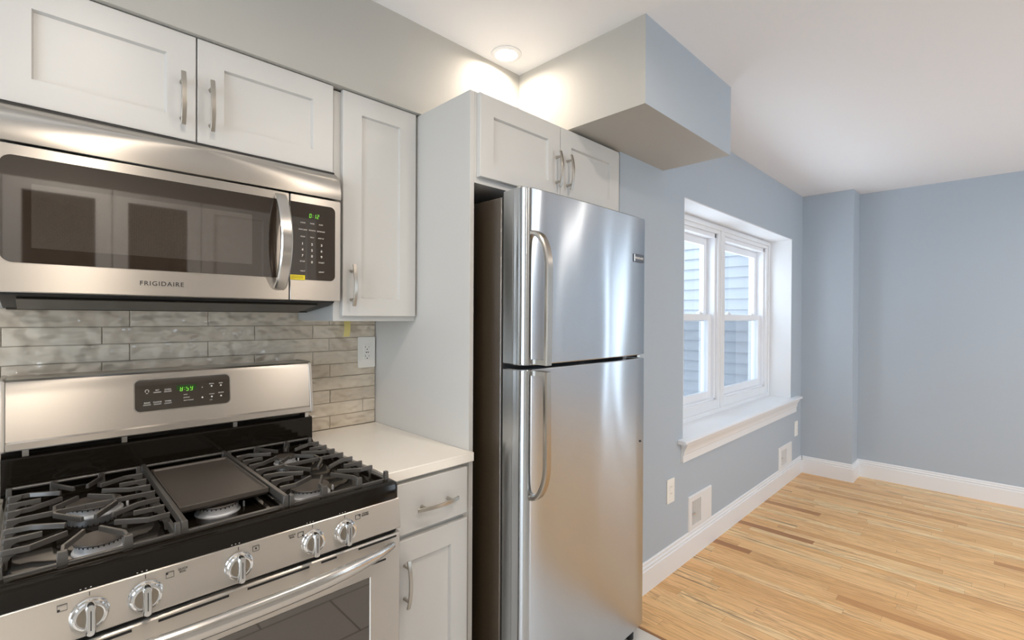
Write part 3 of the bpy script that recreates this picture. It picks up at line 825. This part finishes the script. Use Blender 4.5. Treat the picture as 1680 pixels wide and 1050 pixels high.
for z, ws in ((1.1375, ('', 'SET', 'OVEN')), (1.104, ('BAKE', 'CLOCK', 'TIMER'))):
    for w_, x in zip(ws, (-0.470, -0.446, -0.421)):
        if w_:
            dtext(w_, 0.0060, x, z + 0.003, 'print_white', 'key_legend', ext=0.0001)
            dtext('ON/OFF', 0.0050, x, z - 0.003, 'print_white', 'key_legend', ext=0.0001)
m_ = MB(); c0 = (-0.470, 1.140)
m_.sweep([(c0[0] + 0.0042 * math.sin(a), lean(1.14, 0.0026), c0[1] + 0.0042 * math.cos(a)) for a in [R(t) for t in range(-140, 141, 20)]], [(-0.0003, -0.0005), (0.0003, -0.0005), (0.0003, 0.0005), (-0.0003, 0.0005)], (0, 1, 0))
m_.box(c0[0] - 0.002, c0[0] + 0.002, lean(1.134, 0.0022), lean(1.134, 0.0028), 1.1330, 1.1342)
m_.build('lamp_symbol', 'print_white', disp, smooth=False)
for i, s in enumerate(('oven', 'preheat', 'door locked')): dtext(s, 0.0050, -0.383, 1.1215 - i * 0.0085, 'print_white', 'key_legend', align='LEFT', ext=0.0001)
dots = MB()
for x, z in ((-0.310, 1.140), (-0.285, 1.140), (-0.310, 1.108), (-0.285, 1.108), (-0.335, 1.108)): MB().lathe((x, lean(z, 0.0012), z), [(0.0024, 0), (0.0024, 0.0014)], 'D', 12).build('key_dot', 'print_white', disp, smooth=False)
for s, x, z in (('BROIL', -0.310, 1.147), ('KEEP', -0.285, 1.147), ('CONV', -0.310, 1.116), ('QUICK', -0.285, 1.118), ('LO', -0.312, 1.0985)):
    dtext(s, 0.0050, x, z, 'print_white', 'key_legend', ext=0.0001)
dtext('^', 0.009, -0.335, 1.137, 'print_white', 'key_legend', ext=0.0001)
# front control panel with five knobs
fpn = MB().prism([(0.685, 0.792), (0.7225, 0.792), (0.7245, 0.795), (0.7165, 0.868), (0.7135, 0.8715), (0.685, 0.8715)], 'X', RX0, RX1).build('control_panel', 'steel', rg, bevel=0.0008)
def pd(z): return 0.7243 - (z - 0.797) * 0.107
for i, x in enumerate((-0.6285, -0.549, -0.391, -0.2345, -0.1555)):
    z = 0.829; d = pd(z)
    k = MB().lathe((x, d - 0.001, z), [(0.0275, 0.0), (0.0275, 0.002), (0.026, 0.004), (0.0255, 0.011), (0.0235, 0.0135), (0.0205, 0.0142), (0.019, 0.0135), (0.0005, 0.0135)], 'D', 48).build('knob', 'chrome', rg)
    m_ = MB()
    for s in (-1, 1):
        pts = [(x + s * (0.0065), z - 0.0165)] + [(x + s * 0.0180 * math.cos(R(t)), z + 0.0180 * math.sin(R(t))) for t in range(-66, 67, 12)] + [(x + s * 0.0065, z + 0.0165)]
        m_.rings([[(a_, d + 0.0120, b_) for a_, b_ in pts], [(a_, d + 0.0132, b_) for a_, b_ in pts]])
    m_.build('knob_face', 'knob_face', k, smooth=False)
    g_ = MB(); ov = []
    for t in range(0, 181, 20): ov.append((x + 0.0068 * math.cos(R(t)), z + 0.0215 + 0.0055 * math.sin(R(t))))
    for t in range(180, 361, 20): ov.append((x + 0.0068 * math.cos(R(t)), z - 0.0235 + 0.0055 * math.sin(R(t))))
    g_.rings([[(a_, d + 0.008, b_) for a_, b_ in ov], [(a_, d + 0.024, b_) for a_, b_ in ov],
              [(x + (a_ - x) * 0.75, d + 0.0275, z + (b_ - z) * 0.95) for a_, b_ in ov]])
    g_.build('knob_grip', 'chrome', k)
    MB().box(x - 0.0007, x + 0.0007, d + 0.0270, d + 0.0279, z - 0.018, z + 0.016).build('knob_pointer', 'print_black', k, smooth=False)
for x in (-0.6285, -0.549, -0.391, -0.2345, -0.1555):
    MB().box(x - 0.0006, x + 0.0006, pd(0.8645) - 0.0004, pd(0.861) + 0.0003, 0.8595, 0.8665).build('knob_index', 'print_black', fpn, smooth=False)
    for q in (-0.012, -0.005, 0.002): MB().box(x + q - 0.0011, x + q + 0.0011, 0.7150, 0.7164, 0.8735, 0.8745).build('rim_print', 'print_white', fpn, smooth=False)
for x, dotc in ((-0.664, (-1, -1)), (-0.511, (-1, 1)), (-0.357, (0, 0)), (-0.262, (1, -1)), (-0.121, (1, 1))):
    zc = 0.853; w, h, t = 0.0065, 0.0055, 0.0005; m_ = MB()
    for a, b, c, e in ((-w, w, h - t, h), (-w, w, -h, -h + t), (-w, -w + t, -h, h), (w - t, w, -h, h)):
        m_.box(x + a, x + b, pd(zc) - 0.0010, pd(zc) + 0.0011, zc + c, zc + e)
    m_.lathe((x + dotc[0] * w * .7, pd(zc) - 0.0006, zc + dotc[1] * h * .6), [(0.0018, 0), (0.0018, 0.0019)], 'D', 12)
    m_.build('burner_symbol', 'print_black', fpn, smooth=False)
for s, x in (('QUICK\nBOIL', -0.490), ('QUICK\nBOIL', -0.281), ('SIMMER\nBURNER', -0.101)):
    text(s, 0.0052, x, pd(0.853) + 0.0006, 0.855, 'print_grey', fpn, 'burner_legend', ext=0.0003)
# dark gap, oven door with vents, window, handle
MB().box(RX0 + 0.003, RX1 - 0.003, 0.66, 0.705, 0.776, 0.793).build('door_gap', 'black_matt', rg)
wx0, wx1, wz0, wz1 = -0.672, -0.087, 0.40, 0.692
m_ = MB()
def r4z(a, b, c, d, y): return [(a, y, c), (b, y, c), (b, y, d), (a, y, d)]
m_.rings([r4z(RX0, RX1, 0.245, 0.782, 0.690), r4z(RX0, RX1, 0.245, 0.782, 0.720), r4z(RX0 + .003, RX1 - .003, 0.248, 0.779, 0.7235),
          r4z(wx0, wx1, wz0, wz1, 0.7235), r4z(wx0 + .003, wx1 - .003, wz0 + .003, wz1 - .003, 0.7195)])
od = m_.build('oven_door', 'steel', rg, bevel=0.001)
MB().box(wx0 + .003, wx1 - .003, 0.7196, 0.7206, wz0 + .003, wz1 - .003).build('door_glass', 'black_gloss', od, smooth=False)
m_ = MB()
for a, b, z in ((-0.122, -0.014, 0.7735), (-0.216, -0.178, 0.7735), (-0.375, -0.244, 0.7735), (-0.53, -0.41, 0.7735), (-0.62, -0.57, 0.7735), (-0.745, -0.645, 0.7735), (-0.095, -0.045, 0.7225)):
    MB().box(a, b, 0.7228, 0.7239, z - 0.0025, z + 0.0025).build('vent_slot', 'black_matt', od, smooth=False)
m_ = MB(); path = []
for i in range(33):
    t = -1 + 2 * i / 32
    path.append((-0.378 + t * 0.352, 0.732 + 0.050 * (1 - abs(t) ** 2.6) ** 0.9, 0.7560))
pr_ = [(0.0185 * math.sin(R(a)), 0.0125 * math.cos(R(a))) for a in range(0, 360, 24)]
m_.sweep(path, pr_, (0, 0, 1), scale=[0.45 + 0.55 * (1 - abs(-1 + 2 * i / 32) ** 4) for i in range(33)])
for s in (-1, 1): m_.box(-0.378 + s * 0.344 - 0.008, -0.378 + s * 0.344 + 0.008, 0.7235, 0.738, 0.751, 0.761)
m_.build('oven_handle', 'satin', od, bevel=0.002)
MB().box(RX0, RX1, 0.69, 0.7215, 0.07, 0.238).build('storage_drawer', 'steel', rg, bevel=0.003)
MB().box(RX0 + 0.02, RX1 - 0.02, 0.05, 0.64, 0.0, 0.03).build('base', 'black_matt', rg)

# ---------------------------------------------------------------- refrigerator
rf = thing('refrigerator', 'stainless top-freezer refrigerator with black sides and curved handles', 'refrigerator', 0.76, 0.0, 0.0)
MB().box(0.397, 1.117, 0.04, 0.690, 0.03, 1.752).build('body', 'textured_black', rf, bevel=0.004)
MB().box(0.402, 1.112, 0.690, 0.7025, 0.07, 1.755).build('door_gasket', 'black_matt', rf)
def door_plan():
    p = [(0.395, 0.7025), (0.395, 0.745), (0.3915, 0.7475), (0.3905, 0.757), (0.3925, 0.7635), (0.3915, 0.771), (0.393, 0.782), (0.3975, 0.7925), (0.404, 0.7995), (0.413, 0.8035)]
    for i in range(0, 13):
        t = i / 12; x = 0.425 + t * 0.685
        p.append((x, 0.8045 + 0.006 * (1 - (2 * t - 1) ** 2)))
    p += [(1.1165, 0.8025), (1.119, 0.796), (1.119, 0.7025)]
    return p
def fdoor(name, z0, z1):
    m = MB(); pl = door_plan()
    cx, cd = 0.757, 0.75
    def ins(k): return [(cx + (x - cx) * (1 - k / 0.36), cd + (d - cd) * (1 - k / 0.055)) for x, d in pl]
    rg_ = [[(x, d, z0) for x, d in ins(0.002)], [(x, d, z0 + 0.003) for x, d in pl], [(x, d, z1 - 0.003) for x, d in pl], [(x, d, z1) for x, d in ins(0.002)]]
    m.rings(rg_)
    o = m.build(name, 'steel_fridge', rf); return o
fz = fdoor('freezer_door', 1.2035, 1.768)
rd = fdoor('fridge_door', 0.072, 1.1895)
MB().lathe((0.408, 0.765, 1.768), [(0.012, 0), (0.012, 0.004), (0.009, 0.007)], 'Z', 20).build('hinge_cap', 'satin', rf)
MB().box(1.085, 1.107, 0.735, 0.79, 1.1915, 1.2015).build('hinge', 'satin', rf, bevel=0.001)
MB().box(0.41, 1.10, 0.60, 0.72, 0.02, 0.068).build('kick_grille', 'black_matt', rf, bevel=0.002)
m_ = MB()
for x in (0.44, 1.095): MB().lathe((x, 0.755, 0.0), [(0.017, 0.0), (0.017, 0.025), (0.008, 0.026), (0.008, 0.072)], 'Z', 16).build('foot', 'black_matt', rf)
for x in (0.44, 1.07): MB().lathe((x, 0.10, 0.0), [(0.017, 0.0), (0.017, 0.03), (0.005, 0.031)], 'Z', 16).build('foot', 'black_matt', rf)
def fhandle(zs, door):
    """zs: from the meeting gap outward: straight grip then curve back into the door"""
    m = MB(); s = 1 if zs[1] > zs[0] else -1
    zg, ze = zs; path = [(0.436, 0.859, zg), (0.436, 0.861, zg + s * 0.10)]
    zc = ze - s * 0.115
    path.append((0.436, 0.862, zc - s * 0.06))
    for i in range(0, 13):
        t = i / 12; a = t * PI / 2
        path.append((0.436 - 0.010 * t * t, 0.806 + 0.056 * math.cos(a) ** 0.9 if i < 12 else 0.803, zc + s * 0.115 * math.sin(a)))
    prof = [(-0.014, -0.005), (-0.011, -0.009), (0.011, -0.009), (0.014, -0.005), (0.014, 0.003), (0.010, 0.0065), (-0.010, 0.0065), (-0.014, 0.003)]
    m.sweep(path, prof, (1, 0, 0))
    z0, z1 = sorted((zg, zg + s * 0.016))
    m.box(0.426, 0.446, 0.803, 0.856, z0, z1)
    return m.build('handle', 'handle_steel', door)
fhandle((1.2065, 1.622), fz); fhandle((1.186, 0.782), rd)
bd = MB().box(1.020, 1.098, 0.803, 0.8105, 1.5835, 1.6165).build('badge', 'badge', fz, bevel=0.0015)
MB().box(1.022, 1.0245, 0.8105, 0.8115, 1.586, 1.614).build('badge_trim', 'chrome', bd)
text('FRIGIDAIRE', 0.0115, 1.060, 0.8108, 1.5995, 'print_white', bd, 'brand_lettering', space=1.05, weight=0.0002)
MB().lathe((1.086, 0.802, 0.846), [(0.004, 0), (0.004, 0.0055), (0.002, 0.007)], 'D', 14).build('screw_cover', 'black_matt', rd)

# ---------------------------------------------------------------- small wall things
o1 = thing('wall_outlet', 'white duplex outlet on the tile beside the tall panel', 'outlet', 0.277, 0.009, 1.147)
MB().prism(rrect(0.2385, 0.3145, 1.146, 1.272, 0.004, 4), 'D', 0.0095, 0.0145).build('cover_plate', 'plate', o1, bevel=0.0012)
fcp = MB().prism(rrect(0.2605, 0.2945, 1.1755, 1.2425, 0.003, 3), 'D', 0.0145, 0.0165).build('receptacle', 'plate', o1, bevel=0.0005)
for zc in (1.190, 1.227):
    m_ = MB(); m_.box(0.2690, 0.2705, 0.0163, 0.0168, zc, zc + 0.008); m_.box(0.2840, 0.2853, 0.0163, 0.0168, zc, zc + 0.0065)
    m_.lathe((0.2775, 0.0163, zc - 0.006), [(0.0024, 0), (0.0024, 0.0005)], 'D', 12)
    m_.build('socket_holes', 'slot', fcp, smooth=False)
MB().box(0.271, 0.2755, 0.0163, 0.0172, 1.2065, 1.211).build('test_button', 'black_matt', fcp); MB().box(0.279, 0.2835, 0.0163, 0.0172, 1.2065, 1.211).build('reset_button', 'print_grey', fcp)
def plate_outlet(x, z, label):
    t = thing('wall_outlet', label, 'outlet', x, WD, z - 0.06)
    MB().prism(rrect(x - 0.040, x + 0.040, z - 0.064, z + 0.064, 0.003, 3), 'D', WD, WD + 0.006).build('cover_plate', 'plate', t, bevel=0.0012)
    f = MB(); f.prism(rrect(x - 0.016, x + 0.016, z - 0.034, z + 0.034, 0.003, 3), 'D', WD + 0.006, WD + 0.008)
    f = f.build('receptacle', 'plate', t, bevel=0.0005)
    for zc in (z - 0.016, z + 0.019):
        m = MB(); m.box(x - 0.007, x - 0.0055, WD + 0.008, WD + 0.0084, zc, zc + 0.007); m.box(x + 0.0055, x + 0.007, WD + 0.008, WD + 0.0084, zc, zc + 0.006)
        m.build('socket_holes', 'print_grey', f, smooth=False)
plate_outlet(1.711, 0.436, 'white wall outlet low on the blue grey wall just right of the refrigerator')
plate_outlet(3.982, 0.408, 'white wall plate under the far end of the window sill, by the corner')
def register(x0, x1, z0, z1, label, wx0, wx1):
    t = thing('wall_register', label, 'vent', (x0 + x1) / 2, WD, z0, 'wall registers above the baseboard')
    fr = MB()
    a, b, c, d = wx0, wx1, z0 + 0.03, z1 - 0.032
    fr.rings([r4z(x0, x1, z0, z1, WD), r4z(x0, x1, z0, z1, WD + 0.004), r4z(x0 + .005, x1 - .005, z0 + .005, z1 - .005, WD + 0.010),
              r4z(a, b, c, d, WD + 0.010), r4z(a, b, c, d, WD + 0.002)])
    fr.build('frame', 'vent', t, smooth=False)
    MB().box(a, b, WD + 0.0012, WD + 0.0028, c, d).build('duct_opening', new_mat('dim_duct', (0.07, 0.07, 0.075), 0.5), t, smooth=False)
    m = MB(); n = 11
    for i in range(n):
        xx = a + (b - a) * (i + 0.5) / n
        m.rings([[(xx - 0.0012, WD + 0.0028, zz), (xx + 0.0012, WD + 0.0028, zz), (xx + 0.0022, WD + 0.0070, zz), (xx + 0.0008, WD + 0.0070, zz)] for zz in (c, d)])
    m.build('louvres', 'vent', t, smooth=False)
    MB().box(a + 0.004, a + 0.035, WD + 0.009, WD + 0.016, z0 + (z1 - z0) * .46, z0 + (z1 - z0) * .46 + 0.007).build('damper_lever', 'chrome', t, bevel=0.001)
register(1.922, 2.225, 0.147, 0.345, 'white floor-level register with exposed louvres on the wall nearer the refrigerator', 1.957, 2.072)
register(3.520, 3.842, 0.147, 0.323, 'white wall register near the corner under the far end of the window', 3.565, 3.69)
tp_ = MB()
n = 10
rg1 = []
for i in range(n + 1):
    t = i / n; z = 1.340 - 0.064 * t; dd = 0.024 + 0.012 * math.sin(t * 2.2); xx = 0.186 - 0.008 * t
    rg1.append([(xx - 0.0125, dd, z), (xx + 0.0125, dd + 0.001, z), (xx + 0.0125, dd + 0.0014, z), (xx - 0.0125, dd + 0.0004, z)])
tp_.rings(rg1)
tag(tp_.build('masking_tape', 'tape', smooth=True), 'strip of yellow masking tape hanging below the narrow wall cabinet', 'tape')

# ---------------------------------------------------------------- recessed downlights, plus added living room fill
def downlight(x, d, label, watts=DOWNLIGHT_W, group='recessed kitchen downlights'):
    t = thing('recessed_light', label, 'ceiling light', x, d, CZ - 0.004, group)
    MB().lathe((x, d, CZ), [(0.062, -0.0005), (0.0615, -0.003), (0.056, -0.0065), (0.046, -0.0075), (0.043, -0.004), (0.043, -0.001)], 'Z', 48).build('trim_ring', 'trim', t)
    MB().lathe((x, d, CZ), [(0.0425, -0.001), (0.0425, -0.0052), (0.0005, -0.0056)], 'Z', 40).build('diffuser', 'lamp', t)
    l = bpy.data.lights.new('lamp_light', 'AREA'); l.shape = 'DISK'; l.size = 0.085; l.energy = watts; l.color = LAMP_WARM if x < 1.5 else (1.0, 0.92, 0.84)
    l.spread = R(170)
    o = bpy.data.objects.new('lamp_light', l); C.objects.link(o); o.parent = t; o.location = (0, 0, -0.008)
downlight(0.675, 0.420, 'recessed ceiling light glowing close to the bulkhead above the refrigerator cabinet', 2.6)
for i, (x, d) in enumerate(((-0.55, 1.30), (0.45, 1.60), (-1.65, 1.30), (-0.55, 2.25))):
    downlight(x, d, 'recessed ceiling light out of the picture over the kitchen floor', (5.0, 7.0, 6.5, 9.0)[i])
for x, d in ((2.2, 3.0), (3.4, 3.0), (2.8, 4.2)):  # unseen lamps added to put more warm light on the oak
    downlight(x, d, 'added unseen ceiling light that brightens the oak floor', 6.0, 'added living room fill lights')

# ---------------------------------------------------------------- across the kitchen (seen as reflections in the appliances)
oc = thing('wall_cabinet', 'white shaker wall cabinets across the kitchen, mirrored in the microwave glass', 'cabinet', -0.3, 2.95, 1.372)
MB().box(-1.45, 0.86, 2.635, 2.949, 1.372, 2.104).build('carcass', 'cabinet', oc)
for k, (a, b) in enumerate(((-1.274, -0.822), (-0.818, -0.366), (-0.362, 0.090), (0.094, 0.546), (0.550, 0.858))):
    m_ = MB(); D0, D1 = 2.634, 2.615; e = 0.0035; c = 0.0015; w_ = 0.072
    rr_s = [r4z(a, b, 1.375, 2.102, D0), r4z(a, b, 1.375, 2.102, D1 + c), r4z(a + c, b - c, 1.375 + c, 2.102 - c, D1), r4z(a + w_, b - w_, 1.437, 2.04, D1), r4z(a + w_ + e, b - w_ - e, 1.437 + e, 2.04 - e, D1 + .010)]
    m_.rings(rr_s)
    dr_ = m_.build('door', 'cabinet', oc, smooth=False)
    if k in (1, 2):
        MB().box(a + w_ + e, b - w_ - e, D1 + 0.007, D1 + 0.0099, 1.437 + e, 2.04 - e).build('glass_panel', 'black_gloss', dr_, smooth=False)
ob = thing('base_cabinet', 'white base cabinets with counter across the kitchen, behind the camera', 'cabinet', -0.3, 2.95, 0.0)
MB().box(-1.45, 0.86, 2.36, 2.949, 0.0, 0.884).build('carcass', 'cabinet', ob)
MB().box(-1.47, 0.88, 2.33, 2.949, 0.8845, 0.915).build('worktop', 'quartz', ob, bevel=0.003)
